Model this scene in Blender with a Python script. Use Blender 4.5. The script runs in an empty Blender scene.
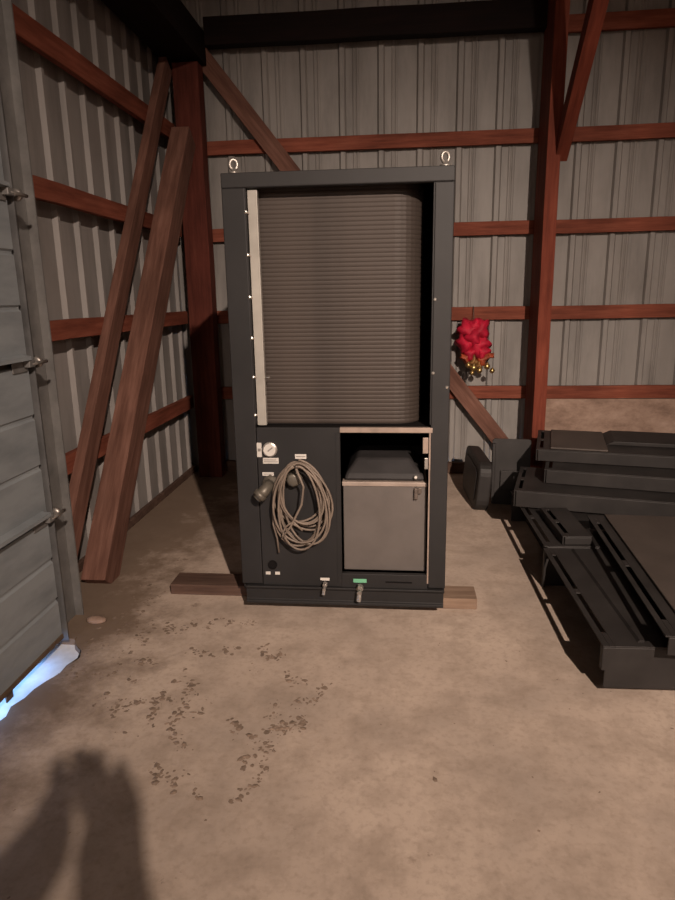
import bpy, bmesh, math, random
from mathutils import Vector, Matrix, noise
random.seed(7)
PI = math.pi
S = bpy.context.scene
C = S.collection

# ------------------------------------------------------------------ camera
PITCH, YAW, ROLL = (math.radians(a) for a in (13.54, 5.61, 0.95))
fwd = Vector((-math.sin(YAW)*math.cos(PITCH), math.cos(YAW)*math.cos(PITCH), -math.sin(PITCH)))
rgt = Vector((math.cos(YAW), math.sin(YAW), 0))
dwn = -rgt.cross(fwd)
r2 = rgt*math.cos(ROLL) + dwn*math.sin(ROLL)
u2 = -(dwn*math.cos(ROLL) - rgt*math.sin(ROLL))
cd = bpy.data.cameras.new('camera')
cd.sensor_fit = 'VERTICAL'; cd.sensor_height = 36; cd.lens = 26.0
cd.clip_start = 0.01
cam = bpy.data.objects.new('camera', cd); C.objects.link(cam)
cam.matrix_world = Matrix(((r2.x, u2.x, -fwd.x, 0), (r2.y, u2.y, -fwd.y, 0), (r2.z, u2.z, -fwd.z, 1.45), (0, 0, 0, 1)))
S.camera = cam

# ------------------------------------------------------------------ sky outside the shed
W = bpy.data.worlds.new('sky'); S.world = W; W.use_nodes = True
bg = W.node_tree.nodes['Background']
bg.inputs[0].default_value = (0.23, 0.48, 1.0, 1); bg.inputs[1].default_value = 6.0

# ------------------------------------------------------------------ lamps of the shed and an added fill light
def flood(name, loc, aim, watt, col, size, spread):
    l = bpy.data.lights.new(name, 'AREA'); l.shape = 'DISK'; l.size = size; l.energy = watt; l.color = col; l.spread = math.radians(spread)
    o = bpy.data.objects.new(name, l); C.objects.link(o); o.location = loc
    o.rotation_euler = Vector(aim).to_track_quat('-Z', 'Y').to_euler()
    return o
flood('shed_lamp_light', (1.75, -3.1, 4.0), (-1.60, 6.5, -3.45), 60, (1.0, 0.81, 0.68), 0.10, 51)
flood('far_lamp_light', (5.3, -5.2, 3.5), (0, 0, -1), 220, (1.0, 0.78, 0.66), 0.20, 180)
flood('rear_fill_light', (-1.0, -7.0, 3.8), (0, 0, -1), 250, (1.0, 0.80, 0.68), 0.50, 180)  # fill light added to lift the shadows, not one of the shed's lamps

S.view_settings.view_transform = 'Standard'
S.view_settings.look = 'None'
S.view_settings.exposure = 0.1
S.view_settings.gamma = 1.0
S.view_settings.use_curve_mapping = False

# ------------------------------------------------------------------ materials
class NT:
    def __init__(s, name):
        s.m = bpy.data.materials.new(name); s.m.use_nodes = True
        s.t = s.m.node_tree; s.b = s.t.nodes['Principled BSDF']
    def n(s, typ, **kw):
        nd = s.t.nodes.new(typ)
        for k, v in kw.items():
            if k in nd.inputs: nd.inputs[k].default_value = v
            else: setattr(nd, k, v)
        return nd
    def l(s, a, b): s.t.links.new(a, b)
    def coord(s, scale=(1, 1, 1), world=False):
        if world:
            g = s.n('ShaderNodeNewGeometry'); src = g.outputs['Position']
        else:
            g = s.n('ShaderNodeTexCoord'); src = g.outputs['Object']
        mp = s.n('ShaderNodeMapping'); mp.inputs['Scale'].default_value = scale
        s.l(src, mp.inputs['Vector']); return mp.outputs['Vector']
    def noise(s, vec, scale, detail=5, rough=0.6):
        nd = s.n('ShaderNodeTexNoise', Scale=scale, Detail=detail, Roughness=rough)
        s.l(vec, nd.inputs['Vector']); return nd.outputs['Fac']
    def ramp(s, fac, stops):
        r = s.n('ShaderNodeValToRGB'); e = r.color_ramp.elements
        while len(e) < len(stops): e.new(0.5)
        for el, (p, c) in zip(e, stops):
            el.position = p; el.color = (c[0], c[1], c[2], 1) if len(c) == 3 else c
        s.l(fac, r.inputs['Fac']); return r.outputs['Color']
    def mix(s, fac, a, b, mode='MIX'):
        m = s.n('ShaderNodeMix', data_type='RGBA', blend_type=mode)
        for i, v in ((0, fac), (6, a), (7, b)):
            if isinstance(v, (int, float)): m.inputs[i].default_value = v
            elif isinstance(v, tuple): m.inputs[i].default_value = (v[0], v[1], v[2], 1)
            else: s.l(v, m.inputs[i])
        return m.outputs[2]
    def bump(s, fac, strength=0.3, dist=0.01):
        b = s.n('ShaderNodeBump', Strength=strength, Distance=dist)
        s.l(fac, b.inputs['Height']); s.l(b.outputs['Normal'], s.b.inputs['Normal'])
    def fin(s, col, rough=0.6, metal=0.0, spec=0.4):
        s.b.inputs['Specular IOR Level'].default_value = spec
        if isinstance(col, tuple): s.b.inputs['Base Color'].default_value = (*col, 1)
        else: s.l(col, s.b.inputs['Base Color'])
        s.b.inputs['Roughness'].default_value = rough; s.b.inputs['Metallic'].default_value = metal
        return s.m

def wood(name, dark, mid, light, rough=0.75):
    n = NT(name); v = n.coord((1.2, 14, 14))
    f = n.noise(v, 2.2, 6, 0.65); g = n.noise(n.coord((1, 1, 1)), 1.7, 3)
    c = n.ramp(f, [(0.25, dark), (0.52, mid), (0.8, light)])
    c = n.mix(n.ramp(g, [(0.35, (0.62,)*3), (0.75, (1.0,)*3)]), (0, 0, 0), c, 'MIX')
    n.bump(f, 0.35, 0.004)
    return n.fin(c, rough, 0.0, 0.15)
def plain(name, col, rough=0.6, metal=0.0, var=0.25, scale=6.0, bump=0.0, spec=0.4):
    n = NT(name); f = n.noise(n.coord(), scale, 5)
    lo = tuple(c*(1-var) for c in col); hi = tuple(min(1, c*(1+var)) for c in col)
    c = n.ramp(f, [(0.3, lo), (0.7, hi)])
    if bump: n.bump(f, bump, 0.003)
    return n.fin(c, rough, metal, spec)

M = {}
M['girt'] = wood('red_brown_girt_wood', (0.12, 0.034, 0.020), (0.26, 0.075, 0.045), (0.38, 0.13, 0.08))
M['post'] = wood('red_post_wood', (0.11, 0.026, 0.016), (0.22, 0.052, 0.03), (0.30, 0.085, 0.05))
M['cornerpost'] = wood('shade_darkened_post_wood', (0.06, 0.015, 0.010), (0.12, 0.030, 0.02), (0.17, 0.05, 0.032))  # darker copy of the post red, with the cabinet's shadow put into the colour
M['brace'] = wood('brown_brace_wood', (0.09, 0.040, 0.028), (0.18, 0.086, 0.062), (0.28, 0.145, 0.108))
M['dark'] = wood('shade_darkened_timber', (0.005, 0.002, 0.0015), (0.010, 0.004, 0.003), (0.018, 0.007, 0.005))  # brown taken near black, the shade under the eaves put into the colour
M['plank'] = wood('raw_plank_wood', (0.18, 0.115, 0.08), (0.28, 0.19, 0.135), (0.40, 0.28, 0.20))
M['plankdark'] = wood('weathered_plank_wood', (0.07, 0.04, 0.03), (0.12, 0.072, 0.054), (0.19, 0.12, 0.09))

def siding(name, base, dirt):
    n = NT(name); v = n.coord((3, 3, 0.5), True)
    f = n.noise(v, 2.0, 6, 0.65); g = n.noise(n.coord((1, 1, 1), True), 1.3, 4)
    c = n.ramp(f, [(0.28, tuple(b*0.62 for b in base)), (0.55, base), (0.8, tuple(min(1, b*1.18) for b in base))])
    c = n.mix(n.ramp(g, [(0.45, (0,)*3), (0.8, (0.6,)*3)]), c, dirt)
    n.bump(f, 0.15, 0.004)
    return n.fin(c, 0.55, 0.0)
M['siding'] = siding('grey_painted_siding', (0.252, 0.236, 0.22), (0.14, 0.122, 0.107))
M['siding2'] = siding('galvanised_siding', (0.265, 0.243, 0.228), (0.145, 0.124, 0.108))
M['roof'] = plain('roof_sheet', (0.16, 0.13, 0.11), 0.6)
M['farwall'] = plain('weathered_far_siding', (0.34, 0.29, 0.26), 0.7)
M['skirt'] = None
n = NT('stained_splash_board'); v = n.coord((1.2, 1.2, 2.2), True)
f = n.noise(v, 3.0, 7, 0.7)
M['skirt'] = n.fin(n.ramp(f, [(0.28, (0.13, 0.08, 0.06)), (0.5, (0.30, 0.205, 0.155)), (0.72, (0.46, 0.335, 0.265))]), 0.85); n.bump(f, 0.3, 0.006)

# concrete floor with a dirt drift along the wall foot
n = NT('dusty_concrete'); p = n.coord((1, 1, 1), True)
f1 = n.noise(p, 1.1, 6, 0.62); f2 = n.noise(p, 6.0, 8, 0.7); f3 = n.noise(p, 45.0, 4, 0.6)
c = n.ramp(f1, [(0.3, (0.29, 0.232, 0.19)), (0.5, (0.43, 0.338, 0.272)), (0.70, (0.53, 0.422, 0.34))])
c = n.mix(n.ramp(f2, [(0.36, (0.55,)*3), (0.55, (0.0,)*3)]), c, (0.25, 0.19, 0.145))
c = n.mix(n.ramp(f3, [(0.3, (0.35,)*3), (0.5, (0.0,)*3)]), c, (0.22, 0.165, 0.125))
sx = n.n('ShaderNodeSeparateXYZ'); n.l(p, sx.inputs[0])
mr = n.n('ShaderNodeMapRange'); n.l(sx.outputs['X'], mr.inputs[0])
mr.inputs[1].default_value = -0.75; mr.inputs[2].default_value = -1.75; mr.inputs[3].default_value = 0; mr.inputs[4].default_value = 1
f4 = n.noise(p, 3.2, 7, 0.7)
ad = n.n('ShaderNodeMath', operation='MULTIPLY_ADD'); n.l(f4, ad.inputs[0]); ad.inputs[1].default_value = 1.3
ad2 = n.n('ShaderNodeMath', operation='SUBTRACT'); n.l(mr.outputs[0], ad2.inputs[0]); ad2.inputs[1].default_value = 0.62
n.l(ad2.outputs[0], ad.inputs[2])
c = n.mix(n.ramp(ad.outputs[0], [(0.28, (0,)*3), (0.62, (0.85,)*3)]), c, (0.13, 0.085, 0.055))
# scattered brown dirt marks
f5 = n.noise(p, 5.5, 9, 0.75); f6 = n.noise(p, 0.9, 2)
mm = n.n('ShaderNodeMath', operation='MULTIPLY'); n.l(n.ramp(f5, [(0.62, (0,)*3), (0.66, (0.8,)*3)]), mm.inputs[0]); n.l(n.ramp(f6, [(0.45, (0,)*3), (0.6, (1,)*3)]), mm.inputs[1])
c = n.mix(mm.outputs[0], c, (0.15, 0.10, 0.07))
M['floor'] = n.fin(c, 0.9)
n.bump(f2, 0.25, 0.006)
M['apron'] = plain('pale_outdoor_apron', (0.7, 0.7, 0.7), 0.9)
M['dirt'] = plain('brown_dirt_crumbs', (0.20, 0.143, 0.105), 0.95, 0, 0.4, 30)

M['black'] = plain('charcoal_powder_coat', (0.0150, 0.0140, 0.0140), 0.55, 0.0, 0.2, 4, 0.05, 0.3)
M['black2'] = plain('dusty_black_panel_steel', (0.021, 0.0185, 0.0175), 0.55, 0.0, 0.35, 5, 0.06, 0.3)
M['black3'] = plain('dusty_brown_black_steel', (0.060, 0.047, 0.040), 0.6, 0.0, 0.2, 4, 0.05)
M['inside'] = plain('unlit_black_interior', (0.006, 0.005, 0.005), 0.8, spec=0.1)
M['fin'] = plain('dusty_brown_fin_metal', (0.043, 0.032, 0.026), 0.6, 0.2, 0.3, 3)
M['fin2'] = plain('fin_gap_metal', (0.027, 0.021, 0.018), 0.6, 0.2, 0.2, 3)
M['galv'] = plain('galvanised_strip', (0.34, 0.32, 0.285), 0.45, 0.3, 0.15, 8)
M['bright'] = plain('bright_screw_metal', (0.8, 0.76, 0.70), 0.25, 0.9, 0.1)
M['trim'] = plain('bare_edge_trim', (0.25, 0.19, 0.155), 0.5, 0.2, 0.25, 12)
M['tank'] = plain('grey_tank_metal', (0.105, 0.091, 0.083), 0.5, 0.15, 0.10, 9, 0.05)
M['tankedge'] = plain('pale_tank_edge', (0.27, 0.215, 0.18), 0.5, 0.1, 0.2, 10)
M['lid'] = plain('black_rubber_lid', (0.022, 0.020, 0.020), 0.6, 0, 0.3, 8, 0, 0.25)
M['white'] = plain('white_label_plate', (0.5, 0.47, 0.43), 0.5, 0, 0.1)
M['print'] = plain('grey_label_print', (0.22, 0.20, 0.18), 0.6)
M['brass'] = plain('dull_brass', (0.12, 0.105, 0.085), 0.45, 0.4, 0.25, 20)
M['steel'] = plain('dull_steel', (0.36, 0.33, 0.30), 0.4, 0.7, 0.2, 20)
M['green'] = plain('green_tag', (0.11, 0.30, 0.18), 0.5)
M['cable'] = plain('dirty_beige_cable', (0.155, 0.120, 0.094), 0.55, 0, 0.25, 12)
n = NT('pale_door_paint'); f = n.noise(n.coord((1, 1.5, 6), True), 2.0, 6, 0.6)
M['door'] = n.fin(n.ramp(f, [(0.3, (0.17, 0.185, 0.195)), (0.6, (0.25, 0.268, 0.278))]), 0.5)
M['track'] = plain('galvanised_track', (0.13, 0.128, 0.127), 0.5, 0.35, 0.3, 7, 0.05)
M['track2'] = plain('galvanised_edge', (0.19, 0.182, 0.174), 0.45, 0.35, 0.25, 9)
M['rubber'] = plain('brown_dirty_seal', (0.10, 0.062, 0.036), 0.8, 0, 0.3, 9)
M['rust'] = plain('dark_hardware', (0.12, 0.095, 0.08), 0.5, 0.5, 0.3, 20)
M['red'] = plain('red_silk_fabric', (0.42, 0.005, 0.03), 0.7, 0, 0.45, 9)
M['gold'] = plain('gold_bell_metal', (0.42, 0.29, 0.12), 0.35, 0.9, 0.2)
M['rustred'] = plain('rusty_red_ribbon', (0.30, 0.055, 0.02), 0.6, 0, 0.4, 14)
M['leaf'] = plain('bronze_leaf', (0.22, 0.11, 0.035), 0.5, 0.3, 0.4, 14)
M['jacket'] = plain('dark_jacket_cloth', (0.05, 0.055, 0.07), 0.85)
M['skin'] = plain('skin', (0.55, 0.34, 0.25), 0.55, 0, 0.08)
M['hair'] = plain('brown_hair', (0.05, 0.03, 0.02), 0.7)

# ------------------------------------------------------------------ mesh helpers
def obj(name, bm, mat, parent=None, smooth=False, bevel=0.0):
    me = bpy.data.meshes.new(name); bmesh.ops.recalc_face_normals(bm, faces=bm.faces[:])
    if smooth:
        for f_ in bm.faces: f_.smooth = True
    bm.to_mesh(me); bm.free()
    mats = mat if isinstance(mat, (list, tuple)) else [mat]
    for m_ in mats: me.materials.append(M[m_] if isinstance(m_, str) else m_)
    o = bpy.data.objects.new(name, me); C.objects.link(o)
    if parent: o.parent = parent
    if bevel:
        b = o.modifiers.new('bevel', 'BEVEL'); b.width = bevel; b.segments = 2; b.limit_method = 'ANGLE'
    return o
def tag(o, label=None, cat=None, group=None, kind=None):
    if label: o['label'] = label
    if cat: o['category'] = cat
    if group: o['group'] = group
    if kind: o['kind'] = kind
    return o
def empty(name, loc=(0, 0, 0), rz=0, parent=None):
    o = bpy.data.objects.new(name, None); C.objects.link(o); o.location = loc; o.rotation_euler = (0, 0, rz)
    o.empty_display_size = 0.1
    if parent: o.parent = parent
    return o
def box(bm, x0, x1, y0, y1, z0, z1):
    vs = [bm.verts.new((x, y, z)) for x in (x0, x1) for y in (y0, y1) for z in (z0, z1)]
    for q in ((0, 1, 3, 2), (4, 6, 7, 5), (0, 4, 5, 1), (2, 3, 7, 6), (0, 2, 6, 4), (1, 5, 7, 3)):
        bm.faces.new([vs[i] for i in q])
    return bm
def bx(*a):
    return box(bmesh.new(), *a)
def prism(bm, pts, axis, a, b):
    """extrude a polygon of 2-D pts along axis from a to b"""
    def mk(p, t):
        return {'x': (t, p[0], p[1]), 'y': (p[0], t, p[1]), 'z': (p[0], p[1], t)}[axis]
    v0 = [bm.verts.new(mk(p, a)) for p in pts]; v1 = [bm.verts.new(mk(p, b)) for p in pts]
    bm.faces.new(v0); bm.faces.new(v1[::-1]); k = len(pts)
    for i in range(k): bm.faces.new((v0[i], v1[i], v1[(i+1) % k], v0[(i+1) % k]))
    return bm
def tube(bm, pts, r, seg=8, closed=False):
    pts = [Vector(p) for p in pts]; rings = []; k = len(pts)
    up = Vector((0, 0, 1)); prev = None
    for i, p in enumerate(pts):
        a = pts[(i-1) % k] if (closed or i > 0) else p
        b = pts[(i+1) % k] if (closed or i < k-1) else p
        t = (b-a).normalized()
        if prev is None:
            nrm = t.orthogonal().normalized()
        else:
            nrm = (prev - t*prev.dot(t))
            nrm = nrm.normalized() if nrm.length > 1e-6 else t.orthogonal().normalized()
        prev = nrm; bn = t.cross(nrm)
        rr = r[i] if isinstance(r, (list, tuple)) else r
        rings.append([bm.verts.new(p + (nrm*math.cos(2*PI*j/seg) + bn*math.sin(2*PI*j/seg))*rr) for j in range(seg)])
    m = k if closed else k-1
    for i in range(m):
        A, B = rings[i], rings[(i+1) % k]
        for j in range(seg): bm.faces.new((A[j], A[(j+1) % seg], B[(j+1) % seg], B[j]))
    if not closed:
        bm.faces.new(rings[0][::-1]); bm.faces.new(rings[-1])
    return bm
def lathe(bm, prof, origin, axis, seg=16):
    """prof: (radius, distance along axis)"""
    axis = Vector(axis).normalized(); n0 = axis.orthogonal().normalized(); b0 = axis.cross(n0); o = Vector(origin)
    rings = []
    for r, h in prof:
        rings.append([bm.verts.new(o + axis*h + (n0*math.cos(2*PI*j/seg) + b0*math.sin(2*PI*j/seg))*max(r, 1e-4)) for j in range(seg)])
    for A, B in zip(rings, rings[1:]):
        for j in range(seg): bm.faces.new((A[j], A[(j+1) % seg], B[(j+1) % seg], B[j]))
    bm.faces.new(rings[0][::-1]); bm.faces.new(rings[-1])
    return bm
def timber(name, p0, p1, w, t, mat, side, label=None, cat=None, group=None, kind=None, parent=None, cut=None):
    """a sawn board from p0 to p1; `side` is the direction of the wide face's normal (thickness t), w across.
    The mesh lies along local x with slight warp so the grain follows it."""
    p0, p1 = Vector(p0), Vector(p1); ax = (p1-p0); L = ax.length; ax.normalize()
    sd = Vector(side); sd = (sd - ax*sd.dot(ax)).normalized(); cr = sd.cross(ax)
    bm = bmesh.new(); N = max(2, int(L/0.35)); rings = []
    rnd = random.Random(hash(name) % 1000 + int(L*1000))
    for i in range(N+1):
        x = L*i/N; dw = rnd.uniform(-0.0025, 0.0025); dt = rnd.uniform(-0.0015, 0.0015)
        rings.append([bm.verts.new((x, sy*w/2+dw, sz*t/2+dt)) for sy, sz in ((-1, -1), (1, -1), (1, 1), (-1, 1))])
    for A, B in zip(rings, rings[1:]):
        for j in range(4): bm.faces.new((A[j], A[(j+1) % 4], B[(j+1) % 4], B[j]))
    bm.faces.new(rings[0][::-1]); bm.faces.new(rings[-1])
    o = obj(name, bm, mat, None, False, 0.004)
    R = Matrix((ax, cr, sd)).transposed().to_4x4(); R.translation = p0
    o.matrix_world = R
    if parent: o.parent = parent
    tag(o, label, cat, group, kind)
    return o

# ------------------------------------------------------------------ the setting
XL, YB = -1.75, 5.25           # inside faces of the left and back siding
XR, YF, EAVE = 9.0, -8.0, 3.62
RIDGE_Y, RIDGE_Z = -1.4, 5.5

# floor: slab with a notch added at the door gap to widen the daylight, tiny undulation
bm = bmesh.new(); nx, ny = 60, 240
gx = [-1.41 + (XR+0.1+1.41)*(i/nx)**1.6 for i in range(nx+1)]
gy = [YF-0.1 + (YB+0.1-YF)*i/ny for i in range(ny+1)]
def daylight_notch(y):      # notch added so more bright apron shows as the daylight patch
    a = 0.0
    if 2.00 < y < 2.42: a = 0.08*min(1, (y-2.00)/0.25)*min(1, (2.42-y)/0.06)
    return max(0.0, a + (0.012*math.sin(y*47)+0.008*math.sin(y*113) if 1.7 < y < 2.42 else 0))
grid = [[bm.verts.new((x + daylight_notch(y)*max(0, 1-i/4), y, 0.0)) for i, x in enumerate(gx)] for y in gy]
for j in range(ny):
    for i in range(nx): bm.faces.new((grid[j][i], grid[j][i+1], grid[j+1][i+1], grid[j+1][i]))
ext = bmesh.ops.extrude_face_region(bm, geom=bm.faces[:])
for v in ext['geom']:
    if isinstance(v, bmesh.types.BMVert): v.co.z -= 0.15
tag(obj('floor', bm, 'floor'), 'dusty tan concrete slab floor with brown dirt marks', None, None, 'structure')
tag(obj('floor', bx(-1.80, -1.41, 2.45, YB+0.1, -0.15, 0.0), 'floor'), 'dirty strip of slab along the left wall foot', None, None, 'structure')
tag(obj('ground_outside', bx(-14, -1.27, -12, 2.45, -0.14, -0.030), 'apron'), 'pale daylit ground outside under the overhead door', None, None, 'structure')

def sheet(length, z0, z1, pitch, major, minor, mtop=0.055, mbot=0.022, sgn=1):
    """profile of one ribbed sheet along local x (0..length), ribs along z; local +y is outwards"""
    pts = []; x = 0.0
    k = int(round(length/pitch))
    for i in range(k):
        a = i*pitch
        pts += [(a, 0), (a+pitch*0.5-mtop/2, 0), (a+pitch*0.5-mbot/2, major), (a+pitch*0.5+mbot/2, major), (a+pitch*0.5+mtop/2, 0)]
        if minor:
            for q in (0.80, 1.0):
                b = a + pitch*q - pitch*0.0
                if q == 1.0: b -= 0.03
                pts += [(b-0.012, 0), (b-0.004, minor), (b+0.004, minor), (b+0.012, 0)]
    pts.append((k*pitch, 0))
    bm = bmesh.new()
    lo = [bm.verts.new((px, py*sgn, z0)) for px, py in pts]; hi = [bm.verts.new((px, py*sgn, z1)) for px, py in pts]
    for i in range(len(pts)-1): bm.faces.new((lo[i], lo[i+1], hi[i+1], hi[i]))
    return bm
def shared_copy(o, parent, loc, rz=None):
    c = o.copy(); C.objects.link(c); c.parent = parent; c.location = loc
    if rz is not None: c.rotation_euler = (0, 0, rz)
    return c
def sheet_obj(parent, mat, *a, **k):
    o = obj('siding_sheet', sheet(*a, **k), mat, parent)
    s_ = o.modifiers.new('gauge', 'SOLIDIFY'); s_.thickness = 0.002; s_.offset = 1
    return o
# back wall
wb = tag(obj('wall_back', bx(-1.9, XR+0.1, YB+0.05, YB+0.10, -0.1, EAVE+0.15), 'siding'), 'ribbed grey metal back wall of the shed', None, None, 'structure')
PB = 0.287
s0 = sheet_obj(wb, 'siding', PB*3, 0.02, EAVE+0.02, PB, 0.022, 0.006, 0.058, 0.032, -1)
s0.location = (XL+0.02, YB+0.022, 0)
nsh = 12
for i in range(1, nsh): shared_copy(s0, wb, (XL+0.02+i*PB*3, YB + 0.022 + (0.003 if i % 2 else 0), 0))
# left wall (the gable with the overhead door)
bm = bmesh.new()
box(bm, XL-0.10, XL-0.05, 2.66, YB+0.1, -0.1, 7.0)
box(bm, XL-0.10, XL-0.05, YF-0.1, 2.66, 2.62, 7.0)
box(bm, XL-0.10, XL-0.05, YF-0.1, -1.0, -0.1, 2.62)
wl = tag(obj('wall_left', bm, 'siding2'), 'ribbed galvanised metal wall on the left', None, None, 'structure')
PL = 0.225
s1 = sheet_obj(wl, 'siding2', PL*4, 0.015, 5.2, PL, 0.024, 0.0, 0.055, 0.022, -1)
s1.rotation_euler = (0, 0, PI/2); s1.location = (XL-0.03, 2.60, 0)
for i in range(1, 3): shared_copy(s1, wl, (XL-0.03, 2.60+i*PL*4, 0), PI/2)
s2 = sheet_obj(wl, 'siding2', PL*4, 2.6, 5.2, PL, 0.024, 0.0, 0.055, 0.022, -1)
s2.rotation_euler = (0, 0, PI/2); s2.location = (XL-0.03, 1.70, 0)
for i in range(1, 4): shared_copy(s2, wl, (XL-0.03, 1.70-i*PL*4, 0), PI/2)
# far sides of the shed, behind the photographer
tag(obj('wall_right', bx(XR, XR+0.1, YF, YB+0.1, -0.1, 7.0), 'farwall'), 'far right wall of the shed', None, None, 'structure')
tag(obj('wall_front', bx(-1.85, XR+0.1, YF-0.1, YF, -0.1, 7.0), 'farwall'), 'front wall of the shed behind the photographer', None, None, 'structure')
def slope(name, y0, z0, y1, z1):
    bm = bmesh.new(); prism(bm, [(y0, z0), (y1, z1), (y1, z1+0.06), (y0, z0+0.06)], 'x', -1.9, XR+0.1); return obj(name, bm, 'roof')
rs = (RIDGE_Z-EAVE)/(YB+0.1-RIDGE_Y)
tag(slope('ceiling', YB+0.12, EAVE, RIDGE_Y, RIDGE_Z), 'sloping metal roof underside above the back wall', None, None, 'structure')
tag(slope('ceiling', RIDGE_Y, RIDGE_Z, YF-0.12, EAVE), 'sloping metal roof underside on the far side', None, None, 'structure')
# splash boards along the wall foot
tag(obj('baseboard_back', bx(1.08, 6.0, YB-0.045, YB-0.005, 0.0, 0.615), 'skirt', None, False, 0.004), 'brown stained splash board below the lowest girt', None, None, 'structure')
tag(obj('baseboard_left', bx(XL+0.001, XL+0.03, 2.75, YB-0.01, 0, 0.05), 'plankdark', None, False, 0.004), 'dirty sill board along left wall foot', None, None, 'structure')
tag(obj('trim_1', bx(-1.5, 1.02, YB-0.05, YB-0.005, 0.0, 0.09), 'plankdark', None, False, 0.004), 'pale sill board along back wall foot', None, None, 'structure')

# ------------------------------------------------------------------ timber frame
yg = YB-0.02
for z, w, lab in ((2.535, 0.098, 'highest full-length red girt across back wall, just above black cabinet'),
                  (1.905, 0.098, 'second red-brown girt down the back wall, at upper cabinet height'),
                  (1.280, 0.100, 'third red-brown girt down the back wall, level with red bow top'),
                  (0.665, 0.100, 'lowest brown girt on back wall, above the stained splash board')):
    timber('wall_girt', (XL+0.14, yg, z), (5.8, yg, z+0.006), w, 0.038, 'girt', (0, -1, 0), lab, 'girt', 'girts of the back wall')
timber('eave_girt', (1.11, yg, 3.25), (5.8, yg, 3.25), 0.11, 0.035, 'girt', (0, -1, 0), 'dark red eave girt at top of back wall right of post', 'girt', 'girts of the back wall')
timber('eave_beam', (XL+0.332, YB-0.09, 3.29), (1.0, YB-0.09, 3.29), 0.185, 0.09, 'dark', (0, -1, 0), 'thick eave beam in shade-darkened brown along top of back wall left of post', 'beam')
xg = XL+0.05
for z, w, lab in ((2.64, 0.118, 'topmost red girt on left wall running towards the corner'),
                  (1.953, 0.10, 'second red girt down the left wall, crossed by two braces'),
                  (1.295, 0.098, 'third red girt down the left wall, ending beside the door track'),
                  (0.622, 0.10, 'lowest red girt on left wall, partly behind the leaning braces')):
    timber('wall_girt', (xg, 2.92 if z < 2 else 2.70, z), (xg, YB-0.12, z-0.01), w, 0.04, 'girt', (1, 0, 0), lab, 'girt', 'girts of the left wall')
timber('corner_post', (XL+0.21, YB-0.17, 0.0), (XL+0.21, YB-0.17, 3.07), 0.19, 0.13, 'cornerpost', (0, -1, 0), 'corner post in shade-darkened red where left and back walls meet', 'post')
timber('wall_post', (1.030, YB-0.215, 0.0), (1.030, YB-0.215, 3.44), 0.092, 0.33, 'post', (0, -1, 0), 'tall red post against back wall, right of the black cabinet', 'post')
timber('tie_beam', (XL+0.19, YB-0.02, 3.19), (XL+0.19, -3.5, 3.23), 0.22, 0.28, 'dark', (1, 0, 0), 'tie beam in shade-darkened brown along the top of the left wall', 'beam')
timber('wall_rafter', (0.95, YB-0.02, 3.52), (0.95, RIDGE_Y, 3.52+rs*(YB-0.02-RIDGE_Y)), 0.14, 0.10, 'dark', (1, 0, 0), 'rafter in shade-darkened brown above the red post', 'rafter')
timber('knee_brace', (1.085, 4.95, 2.345), (1.085, 3.15, 3.97), 0.11, 0.085, 'post', (1, 0, 0), 'red knee brace rising from the red post towards the roof', 'brace')
timber('diagonal_brace', (-1.49, YB-0.072, 3.19), (0.92, YB-0.072, 0.13), 0.125, 0.04, 'brace', (0, -1, 0), 'long brown diagonal brace on back wall passing behind black cabinet', 'brace')
timber('leaning_brace', (XL+0.095, 4.94, 3.03), (XL+0.095, 2.88, 0.18), 0.13, 0.055, 'brace', (1, 0, 0), 'slimmer brown brace on left wall, slanting down to the door track', 'brace')
timber('leaning_brace', (XL+0.195, 4.93, 2.56), (XL+0.195, 3.00, 0.00), 0.17, 0.13, 'brace', (1, 0, 0), 'thick brown brace leaning from corner post to the floor beside door', 'brace')

# ------------------------------------------------------------------ overhead door
DX = 0.065
d1 = tag(empty('door_1', (-1.47, 0.8, 0)), 'pale sectional overhead door with metal track on the left', None, None, 'structure')
def dl(bm): bmesh.ops.translate(bm, verts=bm.verts[:], vec=(1.47, -0.8, 0)); return bm
Y0, Y1 = -0.95, 2.36
secs = [(0.055, 0.586), (0.600, 1.203), (1.217, 1.813), (1.827, 2.42)]
for z0, z1 in secs:
    h = (z1-z0)/3; bm = bmesh.new()
    prof = [(-1.450, z0)]
    for k in range(3):
        a, b = z0+k*h, z0+(k+1)*h
        if k: prof += [(-1.419, a-0.004), (-1.419, a+0.004)]
        prof += [(-1.411, a+0.012 if k else a+0.004), (-1.411, b-0.012 if k < 2 else b-0.004)]
    prof += [(-1.450, z1)]
    prism(bm, prof, 'y', Y0, Y1)
    # prism gives (p0, t, p1) = (x, y, z)
    o = obj('door_section', dl(bm), 'door', d1)
obj('door_header', dl(bx(-1.80, -1.452, Y0-0.2, 2.35, 2.40, 2.75)), 'door', d1)
for zj in (0.593, 1.21, 1.82):
    obj('joint_tongue', dl(bx(-1.447, -1.431, Y0, Y1, zj-0.02, zj+0.02)), 'rust', d1)
obj('light_leak_block', dl(bx(-1.53, -1.452, 2.28, 2.362, 0.05, 2.44)), 'track', d1)  # unseen filler added to block daylight leaking past the door edge
# ragged bottom seal hanging into the gap
bm = bmesh.new(); y = Y0
while y < Y1-0.02:
    w_ = random.uniform(0.02, 0.06); hgt = random.uniform(0.004, 0.010)
    if 1.98 < y < 2.02: hgt = 0.053
    if y > 2.36: hgt = 0.03
    box(bm, -1.438, -1.432, y, min(y+w_*0.98, Y1), 0.056-hgt, 0.070); y += w_
obj('bottom_seal', dl(bm), 'rubber', d1)
obj('bottom_retainer', dl(bx(-1.413, -1.405, Y0, Y1, 0.057, 0.075)), 'rubber', d1)
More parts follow.
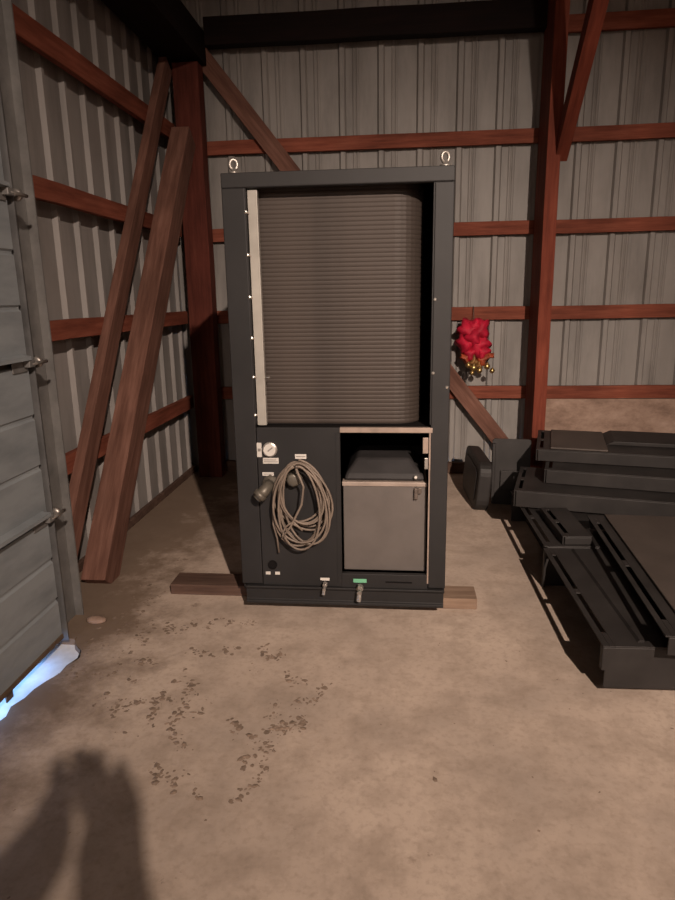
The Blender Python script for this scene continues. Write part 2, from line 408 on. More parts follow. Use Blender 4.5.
# jamb: wide galvanised plate, track channel and bright edge
obj('jamb_plate', dl(bx(-1.80, -1.520, 2.28, 2.66, 0.0, 2.75)), 'track', d1, False, 0.003)
bm = bmesh.new(); prism(bm, [(-1.519, 2.385), (-1.40, 2.385), (-1.40, 2.390), (-1.513, 2.390), (-1.513, 2.450), (-1.44, 2.450), (-1.44, 2.455), (-1.519, 2.455)], 'z', 0.03, 2.60)
obj('track_channel', dl(bm), 'track', d1)
bm = bmesh.new(); prism(bm, [(-1.519, 2.585), (-1.512, 2.585), (-1.512, 2.662), (-1.475, 2.662), (-1.475, 2.670), (-1.519, 2.670)], 'z', 0.0, 2.62)
obj('jamb_angle', dl(bm), 'track2', d1)
for zj in (0.593, 1.21, 1.82):
    hb = bmesh.new(); box(hb, -1.411, -1.405, 2.25, 2.345, zj-0.03, zj+0.035); box(hb, -1.405, -1.379, 2.32, 2.36, zj-0.012, zj+0.014)
    h_ = obj('roller_hinge', dl(hb), 'track2', d1, False, 0.003)
    rb = bmesh.new(); tube(rb, [(-1.385, 2.34, zj), (-1.385, 2.45, zj)], 0.007); lathe(rb, [(0.012, 0), (0.022, 0.003), (0.022, 0.016), (0.012, 0.02)], (-1.405, 2.405, zj), (0, 1, 0), 14)
    obj('roller', dl(rb), 'steel', h_, True)
    sb = bmesh.new(); prism(sb, [(-1.411, zj+0.012), (-1.375, zj+0.016), (-1.375, zj+0.030), (-1.411, zj+0.036)], 'y', Y0+0.1, 2.33)
    obj('strut_rail', dl(sb), 'door', d1)
for zj in (0.38, 0.95, 1.55, 0.20):
    bb = bmesh.new(); lathe(bb, [(0.014, 0), (0.014, 0.006), (0.008, 0.010)], (-1.512, 2.56, zj), (1, 0, 0), 10)
    obj('bolt', dl(bb), 'bright' if zj < 0.9 else 'rust', d1)

# ------------------------------------------------------------------ the black cabinet (chiller)
FX0, FX1, FY, FZ0, FZ1 = -0.724, 0.208, 2.74, 0.055, 1.927
DP = 0.86
ch = tag(empty('chiller_cabinet', ((FX0+FX1)/2, FY+DP/2, FZ0)), 'tall black metal chiller cabinet with exposed brown condenser coil', 'cabinet')
cx, cy, cz = ch.location
def cl(bm): bmesh.ops.translate(bm, verts=bm.verts[:], vec=(-cx, -cy, -cz)); return bm
def cp(name, bm, mat, parent=ch, smooth=False, bevel=0.0): return obj(name, cl(bm), mat, parent, smooth, bevel)
cp('side_panel', bx(FX0, FX0+0.012, FY+0.03, FY+DP, FZ0+0.05, FZ1-0.01), 'black', bevel=0.003)
cp('side_panel', bx(FX1-0.012, FX1, FY+0.03, FY+DP, FZ0+0.05, FZ1-0.01), 'black', bevel=0.003)
cp('top_panel', bx(FX0, FX1, FY+0.03, FY+DP, FZ1-0.012, FZ1), 'black', bevel=0.003)
cp('back_panel', bx(FX0+0.012, FX1-0.012, FY+DP-0.012, FY+DP, FZ0+0.05, FZ1-0.012), 'inside')
# front frame: rails with a folded inner lip
cp('top_rail', prism(bmesh.new(), [(FY, FZ1), (FY, FZ1-0.056), (FY+0.006, FZ1-0.060), (FY+0.03, FZ1-0.060), (FY+0.03, FZ1)], 'x', FX0, FX1), 'black', bevel=0.003)
cp('corner_stile', bx(FX0, FX0+0.096, FY+0.001, FY+0.03, FZ0+0.09, FZ1-0.058), 'black', bevel=0.004)
cp('corner_stile', bx(FX1-0.076, FX1, FY+0.001, FY+0.03, FZ0+0.09, FZ1-0.058), 'black', bevel=0.004)
# inner lips of the stiles
cp('stile_lip', bx(FX0+0.096, FX0+0.100, FY+0.002, FY+0.06, 0.90, FZ1-0.06), 'black')
cp('stile_lip', bx(FX1-0.080, FX1-0.076, FY+0.002, FY+0.06, 0.90, FZ1-0.06), 'black')
bs = cp('base_channel', prism(bmesh.new(), [(FY-0.012, FZ0), (FY-0.012, FZ0+0.012), (FY-0.002, FZ0+0.018), (FY-0.002, FZ0+0.068), (FY-0.012, FZ0+0.076), (FY-0.012, FZ0+0.085), (FY+0.04, FZ0+0.085), (FY+0.04, FZ0)], 'x', FX0+0.018, FX1-0.006), 'black', bevel=0.002)
cp('base_side', bx(FX0+0.018, FX0+0.07, FY+0.04, FY+DP, FZ0, FZ0+0.085), 'black')
cp('base_side', bx(FX1-0.07, FX1-0.006, FY+0.04, FY+DP, FZ0, FZ0+0.085), 'black')
cp('floor_pan', bx(FX0+0.012, FX1-0.012, FY+0.03, FY+DP-0.012, FZ0+0.085, FZ0+0.092), 'inside')
cp('mid_shelf', bx(FX0+0.012, FX1-0.012, FY+0.03, FY+DP-0.012, 0.872, 0.884), 'inside')
# condenser coil: a folded slab with its right corner rounded, each tube row a piece of its own
coil = cp('condenser_coil', bmesh.new(), 'fin2')
CXL, CXR, CYF, RR = -0.640, 0.095, FY+0.085, 0.12
def coil_path(off):
    pts = [(CXL, CYF+off), (CXR-RR, CYF+off)]
    for k in range(1, 9):
        a = PI/2*k/8
        pts.append((CXR-RR+(RR-off)*math.sin(a), CYF+RR-(RR-off)*math.cos(a)))
    pts.append((CXR-off, FY+DP-0.1)); return pts
me = coil.data; bm = bmesh.new()
o_, i_ = coil_path(0.006), coil_path(0.05)
prism(bm, o_ + i_[::-1], 'z', 0.886, 1.905); cl(bm); bmesh.ops.recalc_face_normals(bm, faces=bm.faces[:]); bm.to_mesh(me); bm.free()
NR = 56; z0, z1 = 0.890, 1.900; st = (z1-z0)/NR
bm = bmesh.new(); a_, b_ = coil_path(0.0), coil_path(0.008); m_ = coil_path(-0.004)
lo = 0.0; hi = st*0.985
rows = []
P = [a_, m_, b_]
L0 = [bm.verts.new((x, y, lo)) for x, y in coil_path(0.0012)]
L1 = [bm.verts.new((x, y, (lo+hi)/2-0.003)) for x, y in coil_path(0.0)]
L2 = [bm.verts.new((x, y, (lo+hi)/2+0.003)) for x, y in coil_path(0.0)]
L3 = [bm.verts.new((x, y, hi)) for x, y in coil_path(0.0012)]
for A, B in ((L0, L1), (L1, L2), (L2, L3)):
    for k in range(len(A)-1): bm.faces.new((A[k], A[k+1], B[k+1], B[k]))
row = cp('coil_row', bm, 'fin', coil)
for k in range(NR):
    r_ = row
    if k:
        r_ = row.copy(); C.objects.link(r_); r_.parent = coil
    r_.location = (0, 0, z0 + k*st)
# bent fin on the coil corner
# pale flange strip with screws
fl = cp('coil_flange', bx(FX0+0.103, FX0+0.143, FY+0.014, FY+0.040, 0.893, 1.862), 'galv', bevel=0.002)
for z in (1.773, 1.606, 1.437, 1.268, 1.103, 0.937):
    bm = bmesh.new(); lathe(bm, [(0.0045, 0), (0.0045, 0.012), (0.009, 0.013), (0.008, 0.018), (0.003, 0.020)], (FX0+0.107, FY+0.012, z), (-0.8, -0.5, 0.25), 10)
    cp('flange_screw', bm, 'bright', fl)
bm = bmesh.new(); lathe(bm, [(0.003, 0), (0.003, 0.02), (0.005, 0.021), (0.004, 0.024)], (FX0+0.142, FY+0.02, 1.103), (1, -0.3, 0), 8)
cp('flange_screw', bm, 'bright', fl)
for x, z in ((0.196, 1.06), (0.140, 1.42), (0.137, 1.12)):
    bm = bmesh.new(); lathe(bm, [(0.007, 0), (0.007, 0.003), (0.003, 0.006)], (x, FY+0.001, z), (0, -1, 0), 10)
    cp('frame_rivet', bm, 'bright' if z < 1.1 else 'steel')
# lower left control plate
ctl = cp('control_plate', bx(FX0+0.098, -0.258, FY+0.006, FY+0.020, 0.140, 0.884), 'black', bevel=0.002)
cp('plate_edge', bx(-0.277, -0.262, FY+0.001, FY+0.006, 0.16, 0.86), 'black', ctl)
g = bmesh.new(); lathe(g, [(0.033, 0), (0.033, 0.012), (0.027, 0.015)], (-0.568, FY+0.006, 0.787), (0, -1, 0), 24)
gg = cp('pressure_gauge', g, 'steel', ctl, False)
g = bmesh.new(); lathe(g, [(0.027, 0), (0.027, 0.002)], (-0.568, FY-0.0085, 0.787), (0, -1, 0), 24); cp('gauge_face', g, 'white', ctl)
g = bx(-0.003, 0.003, -0.0015, 0.0, -0.014, 0.014); bmesh.ops.rotate(g, verts=g.verts[:], cent=(0, 0, 0), matrix=Matrix.Rotation(0.9, 3, 'Y')); bmesh.ops.translate(g, verts=g.verts[:], vec=(-0.565, FY-0.0105, 0.790)); cp('gauge_needle', g, 'print', ctl)
def plate(x0, x1, z0, z1, lines=2, mat='white'):
    p_ = cp('name_plate', bx(x0, x1, FY+0.0035, FY+0.006, z0, z1), mat, ctl)
    h = (z1-z0)/(lines+1)
    for k in range(lines):
        zc = z0+(k+1)*h
        cp('plate_print', bx(x0+0.004, x1-0.004-0.006*k, FY+0.0022, FY+0.0035, zc-h*0.2, zc+h*0.2), 'print', ctl)
plate(-0.627, -0.606, 0.752, 0.816, 1)
plate(-0.602, -0.532, 0.722, 0.748, 2)
plate(-0.607, -0.556, 0.666, 0.682, 1)
plate(-0.458, -0.408, 0.745, 0.766, 1)
plate(-0.612, -0.590, 0.192, 0.206, 0); plate(-0.568, -0.546, 0.192, 0.206, 0)
bm = bmesh.new(); lathe(bm, [(0.022, 0), (0.022, 0.004), (0.019, 0.004), (0.017, -0.008)], (-0.579, FY+0.005, 0.240), (0, -1, 0), 18); cp('drain_grommet', bm, 'inside', ctl)
# water connection: elbow with union nut
bm = bmesh.new()
lathe(bm, [(0.036, 0), (0.036, 0.014), (0.026, 0.016), (0.026, 0.03)], (-0.572, FY+0.006, 0.635), (0, -1, 0), 8)
tube(bm, [(-0.572, FY-0.02, 0.635), (-0.577, FY-0.045, 0.628), (-0.590, FY-0.062, 0.612), (-0.606, FY-0.068, 0.598)], [0.024, 0.025, 0.026, 0.026], 12)
lathe(bm, [(0.031, 0), (0.031, 0.022), (0.022, 0.024), (0.022, 0.034)], (-0.597, FY-0.066, 0.606), (-0.7, -0.25, -0.65), 8)
cp('pipe_elbow', bm, 'brass', ctl, True)
bm = bmesh.new()
lathe(bm, [(0.036, 0), (0.036, 0.012), (0.025, 0.014), (0.025, 0.030), (0.030, 0.031), (0.030, 0.052), (0.020, 0.055)], (-0.462, FY+0.006, 0.660), (0, -1, 0), 8)
cp('pipe_stub', bm, 'brass', ctl, True)
bm = bmesh.new(); tube(bm, [(-0.440, FY+0.008, 0.716), (-0.440, FY-0.070, 0.716), (-0.440, FY-0.080, 0.722), (-0.440, FY-0.084, 0.738)], 0.006, 8)
cp('cable_hook', bm, 'rust', ctl, True)
# drain cocks on the base
def cock(x, z, big, tagm):
    bm = bmesh.new(); s_ = 1.0 if big else 0.7
    lathe(bm, [(0.016*s_, 0), (0.016*s_, 0.02), (0.011*s_, 0.022), (0.011*s_, 0.05)], (x, FY-0.002, z), (0, -1, -0.2), 8)
    tube(bm, [(x, FY-0.035, z-0.006), (x-0.002, FY-0.045, z-0.03*s_), (x-0.004, FY-0.048, z-0.05*s_)], 0.011*s_, 8)
    box(bm, x-0.006*s_, x+0.006*s_, FY-0.050, FY-0.028, z+0.008, z+0.026*s_)
    k = cp('drain_cock', bm, 'steel', ch)
    cp('cock_tag', bx(x-0.03*s_, x+0.03*s_, FY-0.006, FY-0.0035, z+0.022*s_, z+0.040*s_), tagm, k)
cock(-0.336, 0.158, False, 'white'); cock(-0.176, 0.145, True, 'green')
# lower right opening: bare trim, tank with lid
t_ = cp('opening_trim', bx(-0.258, 0.140, FY+0.0, FY+0.022, 0.864, 0.886), 'trim', bevel=0.001)
cp('opening_trim', bx(0.126, 0.138, FY+0.003, FY+0.022, 0.165, 0.866), 'trim', bevel=0.001)
cp('opening_sill', bx(-0.260, 0.13, FY+0.004, FY+0.03, 0.138, 0.205), 'black', bevel=0.002)
cp('sill_slot', bx(-0.06, 0.06, FY+0.0025, FY+0.004, 0.165, 0.172), 'inside')
cp('latch', bx(0.100, 0.124, FY+0.012, FY+0.022, 0.77, 0.84), 'trim', bevel=0.002)
cp('latch', bx(0.108, 0.124, FY+0.012, FY+0.022, 0.70, 0.75), 'steel', bevel=0.002)
tk = cp('tank', bx(-0.252, 0.122, FY+0.05, FY+0.50, 0.205, 0.616), 'tank', bevel=0.004)
cp('tank_rim', bx(-0.256, 0.123, FY+0.044, FY+0.50, 0.610, 0.630), 'tankedge', tk, False, 0.003)
bm = bmesh.new()
lo4 = [(-0.245, FY+0.06), (0.110, FY+0.06), (0.110, FY+0.45), (-0.245, FY+0.45)]; hi4 = [(-0.195, FY+0.13), (0.045, FY+0.13), (0.045, FY+0.38), (-0.195, FY+0.38)]
A = [bm.verts.new((x, y, 0.630)) for x, y in lo4]; B = [bm.verts.new((x, y, 0.655)) for x, y in [(a*1.0, b) for a, b in lo4]]; D = [bm.verts.new((x, y, 0.722)) for x, y in hi4]
for Q, R_ in ((A, B), (B, D)):
    for k in range(4): bm.faces.new((Q[k], Q[(k+1) % 4], R_[(k+1) % 4], R_[k]))
bm.faces.new(A[::-1]); bm.faces.new(D)
cp('tank_lid', bm, 'lid', tk, False, 0.02)
bm = bmesh.new(); lathe(bm, [(0.010, 0), (0.010, 0.012), (0.006, 0.016)], (0.072, FY+0.056, 0.652), (0, -1, 0.2), 10); cp('lid_screw', bm, 'bright', tk)
bm = bmesh.new(); box(bm, 0.066, 0.082, FY+0.030, FY+0.048, 0.555, 0.606); box(bm, 0.082, 0.098, FY+0.036, FY+0.048, 0.58, 0.606); cp('tank_latch', bm, 'rust', tk, False, 0.002)
# lifting eyes
for x in (-0.676, 0.172):
    bm = bmesh.new(); lathe(bm, [(0.022, 0), (0.022, 0.008), (0.011, 0.010), (0.010, 0.022)], (x, FY+0.035, FZ1), (0, 0, 1), 12)
    ring = [(x+0.016*math.sin(a)*0.9, FY+0.035+0.016*math.sin(a)*0.35, FZ1+0.036+0.019*math.cos(a)) for a in [2*PI*k/16 for k in range(16)]]
    tube(bm, ring, 0.007, 8, True); cp('lifting_eye', bm, 'steel', ch, True)
# bearer planks under the cabinet
tag(obj('bearer_plank', bx(-1.135, 0.10, 2.90, 3.045, 0.0, 0.054), 'plankdark', None, False, 0.004), 'long weathered plank under cabinet, sticking out on the left', 'plank')
tag(obj('bearer_plank', bx(0.105, 0.365, 2.83, 2.97, 0.0, 0.054), 'plank', None, False, 0.004), 'short pale plank end under cabinet\'s right corner', 'plank')
tag(obj('bearer_plank', bx(-0.70, 0.16, 3.40, 3.54, 0.0, 0.054), 'plank', None, False, 0.004), 'rear bearer plank hidden behind under the cabinet', 'plank')

# coiled cable hanging from the pipe stub
bm = bmesh.new(); pts = []; rnd = random.Random(5)
hx, hz, hy = -0.440, 0.735, FY-0.012
turns = 12; per = 36
for t in range(turns):
    rx = rnd.uniform(0.088, 0.124); bz = rnd.uniform(0.335, 0.47); lean = rnd.uniform(-0.012, 0.055); yo = hy - 0.004 - 0.0048*t
    tz = hz + rnd.uniform(-0.012, 0.012)
    for k in range(per):
        a = 2*PI*k/per; u = (1-math.cos(a))/2
        cxk = hx + lean*u; czk = tz - (tz-bz)*u
        xx = cxk + rx*math.sin(a)*(0.86+0.25*u)
        pts.append((xx, yo - 0.0048*k/per + 0.002*math.sin(3*a+t), czk))
# smooth transitions between loops
for _ in range(3):
    pts = [pts[0]] + [tuple((pts[i-1][c]+2*pts[i][c]+pts[i+1][c])/4 for c in range(3)) for i in range(1, len(pts)-1)] + [pts[-1]]
tube(bm, pts, 0.0052, 6)
# loose end
yy = hy-0.075
tube(bm, [(hx, yy, hz-0.01), (hx+0.03, yy, hz-0.09), (hx+0.02, yy-0.004, hz-0.17), (hx-0.03, yy-0.004, hz-0.27), (hx-0.075, yy, hz-0.33), (hx-0.055, yy, hz-0.275), (hx-0.02, yy, hz-0.25), (hx+0.02, yy, hz-0.29)], 0.0052, 6)
tube(bm, [(hx-0.115, hy-0.03, hz-0.20), (hx-0.118, hy-0.03, hz-0.28), (hx-0.105, hy-0.02, hz-0.35), (hx-0.100, hy-0.015, hz-0.42)], 0.0045, 6)
tag(obj('coiled_cable', bm, 'cable', None, True), 'beige coiled cable hanging on the cabinet front', 'cable')

# ------------------------------------------------------------------ red bow with bells
bw = tag(empty('red_bow', (0.56, 5.10, 1.24)), 'red silk bow with gold bells hanging on the back wall', 'decoration')
def bl(bm): bmesh.ops.translate(bm, verts=bm.verts[:], vec=(-0.56, -5.10, -1.24)); return bm
def petal(cx_, cz_, r, ang, dep, asp, seed, mat='red', nm='ribbon_loop'):
    bm = bmesh.new(); rn = random.Random(seed); G = 7; grid = []
    for i in range(G+1):
        rowv = []
        for j in range(G+1):
            u, v = i/G*2-1, j/G*2-1
            d = math.sqrt(u*u+v*v)+1e-6; k = max(abs(u), abs(v))/d
            u2_, v2_ = u*k, v*k
            dd = math.hypot(u2_, v2_)
            wob = 1+0.16*math.sin(5*math.atan2(v2_, u2_)+seed)
            x = u2_*r*asp*wob; z = v2_*r*wob; y = -dep*(1-dd*dd) - 0.014*math.sin(9*u2_+seed*1.7)*math.cos(6*v2_+seed) - 0.03*dd*math.sin(3*math.atan2(v2_, u2_)+seed)
            xr = x*math.cos(ang)-z*math.sin(ang); zr = x*math.sin(ang)+z*math.cos(ang)
            rowv.append(bm.verts.new((cx_+xr, 5.10+y, cz_+zr)))
        grid.append(rowv)
    for i in range(G):
        for j in range(G): bm.faces.new((grid[i][j], grid[i+1][j], grid[i+1][j+1], grid[i][j+1]))
    bl(bm); o = obj(nm, bm, mat, bw, True)
    s_ = o.modifiers.new('cloth', 'SOLIDIFY'); s_.thickness = 0.004
    return o
for k, (x, z, r, a, d, asp) in enumerate(((0.52, 1.15, 0.10, 0.5, 0.06, 0.8), (0.60, 1.16, 0.095, -0.5, 0.075, 0.75), (0.50, 1.06, 0.085, 0.9, 0.08, 0.8), (0.59, 1.05, 0.10, -0.9, 0.07, 0.85), (0.55, 1.11, 0.085, 0.1, 0.11, 0.9), (0.62, 0.995, 0.07, -0.3, 0.07, 0.9), (0.53, 0.985, 0.065, 0.3, 0.06, 0.9), (0.565, 1.20, 0.06, 1.4, 0.06, 0.8))):
    petal(x, z, r, a, d, asp, k+1)
for k, (x, z, r, a) in enumerate(((0.50, 0.95, 0.055, 0.7), (0.56, 0.93, 0.06, -0.3), (0.63, 0.94, 0.06, -0.9), (0.60, 0.90, 0.045, 0.2), (0.68, 0.965, 0.04, -1.2))):
    petal(x, z, r, a, 0.05, 0.6, k+20, 'leaf' if k % 2 else 'rustred', 'leaf_spray')
for x, z, r in ((0.555, 0.885, 0.028), (0.515, 0.905, 0.022), (0.600, 0.865, 0.022), (0.655, 0.895, 0.024), (0.695, 0.862, 0.020), (0.545, 0.845, 0.018)):
    bm = bmesh.new(); lathe(bm, [(0.2*r, 1.25*r), (0.3*r, 1.2*r), (0.35*r, 0.95*r), (0.75*r, 0.66*r), (r, 0.1*r), (0.95*r, -0.3*r), (0.7*r, -0.72*r), (0.3*r, -0.97*r)], (x, 5.02, z), (0.1, -0.15, 1), 14)
    bb_ = obj('jingle_bell', bl(bm), 'gold', bw, True)
bm = bmesh.new(); tube(bm, [(0.56, 5.10, 1.16), (0.56, 5.15, 1.25), (0.56, YB-0.055, 1.331), (0.56, YB-0.02, 1.338)], 0.003, 6); obj('hanging_wire', bl(bm), 'rust', bw)

# ------------------------------------------------------------------ black steel panels stacked on the right
def slotted_sheet(bm, Wd, L, z, slots, t=0.006, x0=0.0, rim=0.022, sw=0.020):
    """top sheet in x 0..Wd, y 0..L with slots (y ranges) cut through beside the edge x0"""
    a, b = x0+rim, x0+rim+sw
    box(bm, x0, a, 0, L, z-t, z); box(bm, b, Wd, 0, L, z-t, z)
    ys = 0.0
    for s0_, s1_ in slots:
        box(bm, a, b, ys, s0_, z-t, z); ys = s1_
    box(bm, a, b, ys, L, z-t, z)
def panel(name, label, loc, rz, Wd, L, H, slots, mat='black2', skirts='fbr', groove=None, tilt=None, centre=None, lift=0.0):
    p_ = tag(empty(name, loc, rz), label, 'panel', 'black steel panels stacked on the floor')
    if tilt: p_.rotation_euler = tilt
    bm = bmesh.new(); slotted_sheet(bm, Wd, L, H, slots); obj('top_sheet', bm, mat, p_, False, 0.0015)
    if 'f' in skirts: obj('end_skirt', bx(0.012, Wd, 0.0, 0.008, lift, H-0.006), mat, p_, False, 0.003)
    if 'b' in skirts: obj('end_skirt', bx(0.012, Wd, L-0.008, L, 0.0, H-0.006), mat, p_, False, 0.003)
    if 'l' in skirts: obj('side_skirt', bx(0.0, 0.008, 0, L, 0.0, H-0.006), mat, p_, False, 0.003)
    if 'i' in skirts: obj('side_skirt', bx(0.105, 0.113, 0.008, L-0.008, 0.0, H-0.006), mat, p_, False, 0.003)
    if 'r' in skirts: obj('side_skirt', bx(Wd-0.008, Wd, 0.008, L-0.008, 0.0, H-0.006), mat, p_, False, 0.003)
    if groove:
        for g_ in groove:
            bm = bmesh.new(); prism(bm, [(g_, H), (g_+0.008, H+0.010), (g_+0.022, H+0.010), (g_+0.024, H)], 'y', 0.03, L-0.03); obj('fold_ridge', bm, mat, p_)
    if centre:
        x0_, x1_, y0_, y1_ = centre
        bm = bmesh.new(); box(bm, x0_, x1_, y0_, y1_, H, H+0.012); obj('raised_field', bm, 'black3', p_, False, 0.004)
    return p_
# front pair
pA = panel('steel_panel', 'lowest black steel panel at the front of the stack, slots over the floor', (0.735, 2.19, 0.0), 0.02, 0.95, 0.93, 0.20, [(0.10, 0.43), (0.47, 0.84)], groove=[0.13], lift=0.03)
obj('corner_bracket', bx(0.0, 0.02, 0.0, 0.03, 0.10, 0.194), 'black2', pA, False, 0.004); obj('corner_bracket', bx(0.0, 0.012, 0.895, 0.925, 0.0, 0.194), 'black2', pA, False, 0.004)
pB = panel('steel_panel', 'slotted black panel with brown dusty top lying on the front panel', (0.915, 2.12, 0.212), -0.06, 0.90, 1.26, 0.075, [(0.12, 0.60), (0.66, 1.14)], groove=None, centre=(0.085, 0.895, 0.02, 1.25))
# middle: slotted panel near the wall side
pC = panel('steel_panel', 'black panel with edge slots lying flat just behind the front panel', (0.725, 3.13, 0.0), 0.02, 1.45, 0.94, 0.205, [(0.06, 0.42), (0.47, 0.90)], skirts='fbri')
pD = panel('steel_panel', 'small slotted black frame piece beside the brown topped panel', (0.815, 3.15, 0.206), 0.04, 0.145, 0.45, 0.045, [(0.05, 0.21), (0.25, 0.41)], skirts='fblr')
# long panel lying across, its long edge facing the camera
pE = panel('steel_panel', 'long plain black panel lying across the middle of the stack', (0.667, 3.717, 0.217), -0.24, 1.70, 0.55, 0.10, [(0.05, 0.24), (0.30, 0.50)], skirts='fblr')
pF = panel('steel_panel', 'black panel second from top at the back of the stack', (0.865, 3.860, 0.320), -0.25, 1.60, 0.55, 0.085, [(0.05, 0.24), (0.30, 0.50)], skirts='fblr')
pG = panel('steel_panel', 'topmost black panel at the back, dusty brown top and end slots', (0.851, 4.057, 0.408), -0.22, 1.60, 0.60, 0.075, [(0.05, 0.27), (0.32, 0.55)], skirts='fblr', centre=(0.085, 0.42, 0.02, 0.58))
bm = bmesh.new(); prism(bm, [(0.42, 0.0755), (0.47, 0.10), (0.95, 0.10), (1.05, 0.0755)], 'y', 0.22, 0.58); obj('recess_cover', bm, 'black2', pG, False, 0.004)
# upright leaf and round-cornered leaf at the far left end of the stack
def rounded(w, h, r, k=5):
    pts = []
    for cx_, cy_, a0 in ((w-r, r, -PI/2), (w-r, h-r, 0), (r, h-r, PI/2), (r, r, PI)):
        for i in range(k+1):
            a = a0 + PI/2*i/k; pts.append((cx_+r*math.cos(a), cy_+r*math.sin(a)))
    return pts
pH = tag(empty('steel_panel', (0.635, 4.42, 0.0)), 'upright black panel at the far left end of the stack', 'panel', 'black steel panels stacked on the floor')
bm = bmesh.new(); prism(bm, rounded(0.26, 0.46, 0.02), 'y', 0, 0.02); obj('sheet', bm, 'black2', pH, False, 0.003)
bm = bmesh.new(); box(bm, 0.0, 0.022, -0.05, 0.0, 0.02, 0.43); obj('side_skirt', bm, 'black2', pH, False, 0.004)
bm = bmesh.new(); box(bm, 0.06, 0.20, -0.02, 0.0, 0.10, 0.24); obj('latch_plate', bm, 'black2', pH, False, 0.004)
pH.rotation_euler = (-0.10, 0, -0.10)
pI = tag(empty('steel_panel', (0.505, 4.22, 0.0)), 'round-cornered black panel leaning at the far left end of the stack', 'panel', 'black steel panels stacked on the floor')
bm = bmesh.new(); prism(bm, rounded(0.62, 0.34, 0.085), 'x', 0.0, 0.09); obj('sheet', bm, 'black2', pI, False, 0.012)
bm = bmesh.new(); prism(bm, [(0.06+p[0]*0.8, 0.05+p[1]*0.7) for p in rounded(0.62, 0.34, 0.085)], 'x', -0.008, 0.0); obj('pressed_field', bm, 'black2', pI, False, 0.004)
pI.rotation_euler = (0, 0.08, 0.05)
for x, y, z in ((0.70, 4.08, 0.30), (0.745, 4.03, 0.31)):
    pass

# ------------------------------------------------------------------ dirt crumbs on the slab
bm = bmesh.new(); rnd = random.Random(11)
def crumb(x, y, r):
    if (y > 2.68 and x > -1.17) or x < -1.38: return
    k = rnd.randint(5, 7); h = r*rnd.uniform(0.1, 0.22); a0 = rnd.uniform(0, 6); e = rnd.uniform(0.4, 1.0); th = rnd.uniform(0, PI)
    ring = []
    for i in range(k):
        a = a0+2*PI*i/k; q = r*rnd.uniform(0.6, 1.2); u, v = q*math.cos(a), q*e*math.sin(a)
        ring.append(bm.verts.new((x+u*math.cos(th)-v*math.sin(th), y+u*math.sin(th)+v*math.cos(th), 0.0004)))
    top = bm.verts.new((x, y, h))
    for i in range(k): bm.faces.new((ring[i], ring[(i+1) % k], top))
def trail(x, y, n_, st_):
    a = rnd.uniform(0, 2*PI)
    for i in range(n_):
        crumb(x+rnd.gauss(0, 0.010), y+rnd.gauss(0, 0.014), 0.003+0.013*rnd.random()**2); a += rnd.gauss(0, 0.45); x += st_*math.cos(a); y += st_*math.sin(a)*1.4
marks = [(-1.045, 2.568), (-0.957, 2.512), (-0.864, 2.579), (-0.781, 2.612), (-0.707, 2.59), (-0.778, 2.361), (-0.485, 2.419), (-0.417, 2.261), (-0.258, 2.184), (-0.453, 1.96), (-0.345, 1.996), (-0.423, 1.761), (-0.397, 1.885), (-0.894, 2.045), (-0.828, 2.019), (-1.055, 2.304), (-1.074, 2.461), (-0.498, 1.877), (-0.477, 1.712), (-0.669, 1.613), (-0.587, 1.951), (-0.785, 2.18), (-1.024, 2.035), (-0.303, 2.086), (-0.687, 1.813)]
for x, y in marks: trail(x, y, rnd.randint(14, 40), 0.005)
for i in range(14): trail(rnd.gauss(-0.8, 0.25), rnd.gauss(2.15, 0.28), rnd.randint(3, 8), 0.009)
for i in range(55): trail(rnd.uniform(-1.36, -1.05), rnd.uniform(2.1, 3.4), rnd.randint(2, 6), 0.014)
crumb(0.114, 1.713, 0.014)
for i in range(50): crumb(rnd.uniform(-1.2, 1.0), rnd.uniform(0.9, 2.6), rnd.uniform(0.002, 0.006))
tag(obj('dirt_crumbs', bm, 'dirt'), 'brown dirt crumbs scattered on the concrete floor', 'dirt', None, 'stuff')
# loose stone by the jamb foot
bm = bmesh.new(); bmesh.ops.create_icosphere(bm, subdivisions=2, radius=0.05)
for v in bm.verts:
    v.co *= 1+0.25*noise.noise(v.co*14); v.co.z *= 0.45; v.co.x *= 1.3
o = tag(obj('stone', bm, 'skirt', None, True), 'flat pale stone at the foot of the door track', 'stone'); o.location = (-1.385, 2.60, 0.012); o.scale = (0.75, 0.6, 0.7)

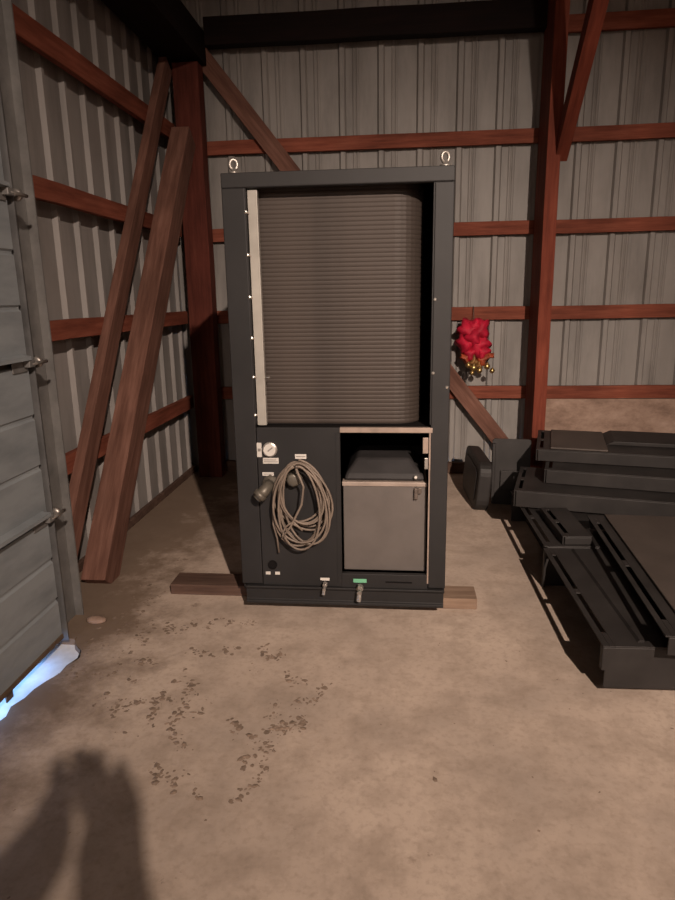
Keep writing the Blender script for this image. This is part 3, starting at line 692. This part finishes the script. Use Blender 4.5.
# ------------------------------------------------------------------ the photographer, behind the camera (only the shadow is in view)
bm = bmesh.new(); sk = bm.verts.layers.skin.verify()
def sv(co, r, root=False):
    v = bm.verts.new(co); v[sk].radius = (r, r) if not isinstance(r, tuple) else r; v[sk].use_root = root; return v
by = -0.60; HY = -0.42
pel = sv((0, by-0.02, 0.92), (0.15, 0.12), True); wai = sv((0, by-0.02, 1.10), (0.14, 0.11)); che = sv((0, by-0.01, 1.32), (0.16, 0.12)); nec = sv((0, by, 1.47), 0.065); hea = sv((0, by+0.02, 1.53), 0.055)
for a, b in ((pel, wai), (wai, che), (che, nec), (nec, hea)): bm.edges.new((a, b))
for s_ in (-1, 1):
    sh = sv((s_*0.19, by, 1.37), 0.085); el = sv((s_*(0.31 if s_ < 0 else 0.28), by+0.16, 1.17 if s_ < 0 else 1.08), 0.078); wr = sv((s_*(0.030 if s_ < 0 else 0.070), HY+0.29, 1.345), 0.062); pa = sv((s_*(0.004 if s_ < 0 else 0.050), HY+0.345, 1.385), 0.068)
    bm.edges.new((che, sh)); bm.edges.new((sh, el)); bm.edges.new((el, wr)); bm.edges.new((wr, pa))
    for k in range(4):
        f1_ = sv((s_*(0.080-0.002*k), HY+0.385+0.004*k, 1.385+0.018*k), 0.010); f2_ = sv((s_*(0.058), HY+0.392+0.001*k, 1.395+0.019*k), 0.008)
        bm.edges.new((pa, f1_)); bm.edges.new((f1_, f2_))
    t1 = sv((s_*0.066, HY+0.34, 1.40), 0.011); t2 = sv((s_*0.045, HY+0.345, 1.42), 0.009); bm.edges.new((pa, t1)); bm.edges.new((t1, t2))
    hp = sv((s_*0.10, by-0.02, 0.86), 0.10); kn = sv((s_*0.115, by+0.01, 0.48), 0.065); an = sv((s_*0.12, by-0.02, 0.10), 0.045); to = sv((s_*0.13, by+0.15, 0.045), 0.04)
    bm.edges.new((pel, hp)); bm.edges.new((hp, kn)); bm.edges.new((kn, an)); bm.edges.new((an, to))
me = bpy.data.meshes.new('person'); bm.to_mesh(me); bm.free(); me.materials.append(M['jacket'])
pr = bpy.data.objects.new('person', me); C.objects.link(pr)
pr.modifiers.new('skin', 'SKIN').use_smooth_shade = True; ss = pr.modifiers.new('sub', 'SUBSURF'); ss.levels = 1; ss.render_levels = 1
tag(pr, 'person in dark clothes holding up a phone, casting the floor shadow', 'person')
bm = bmesh.new(); bmesh.ops.create_uvsphere(bm, u_segments=20, v_segments=14, radius=0.1)
for v in bm.verts:
    x, y, z = v.co; v.co = Vector((x*0.78, y*0.95 - (0.02 if z < -0.03 else 0)*0, z*1.18))
    if y > 0.085 and abs(x) < 0.02 and -0.03 < z < 0.02: v.co.y += 0.022
    if y > 0.05 and z < -0.05: v.co.y += 0.008
for s_ in (-1, 1):
    bmesh.ops.create_uvsphere(bm, u_segments=8, v_segments=6, radius=0.03, matrix=Matrix.Translation((s_*0.080, -0.005, 0)) @ Matrix.Diagonal((0.3, 0.6, 1, 1)))
hd = obj('head', bm, 'skin', pr, True); hd.location = (0, by+0.03, 1.635)
bm = bmesh.new(); bmesh.ops.create_uvsphere(bm, u_segments=20, v_segments=14, radius=0.107)
for v in bm.verts:
    x, y, z = v.co; v.co = Vector((x*0.79, y*0.96-0.010, z*1.18+0.006))
bmesh.ops.delete(bm, geom=[v for v in bm.verts if v.co.z < 0.03 and v.co.y > -0.01 or v.co.z < -0.07], context='VERTS')
obj('hair', bm, 'hair', pr, True).location = (0, by+0.03, 1.635)
ph = tag(empty('phone', (0, -0.020, 1.395)), 'dark phone held up by the person behind the viewpoint', 'phone')
bm = bmesh.new(); prism(bm, [(p[0]-0.036, p[1]-0.075) for p in rounded(0.072, 0.15, 0.012)], 'y', -0.008, 0.0); obj('phone_body', bm, 'black', ph)
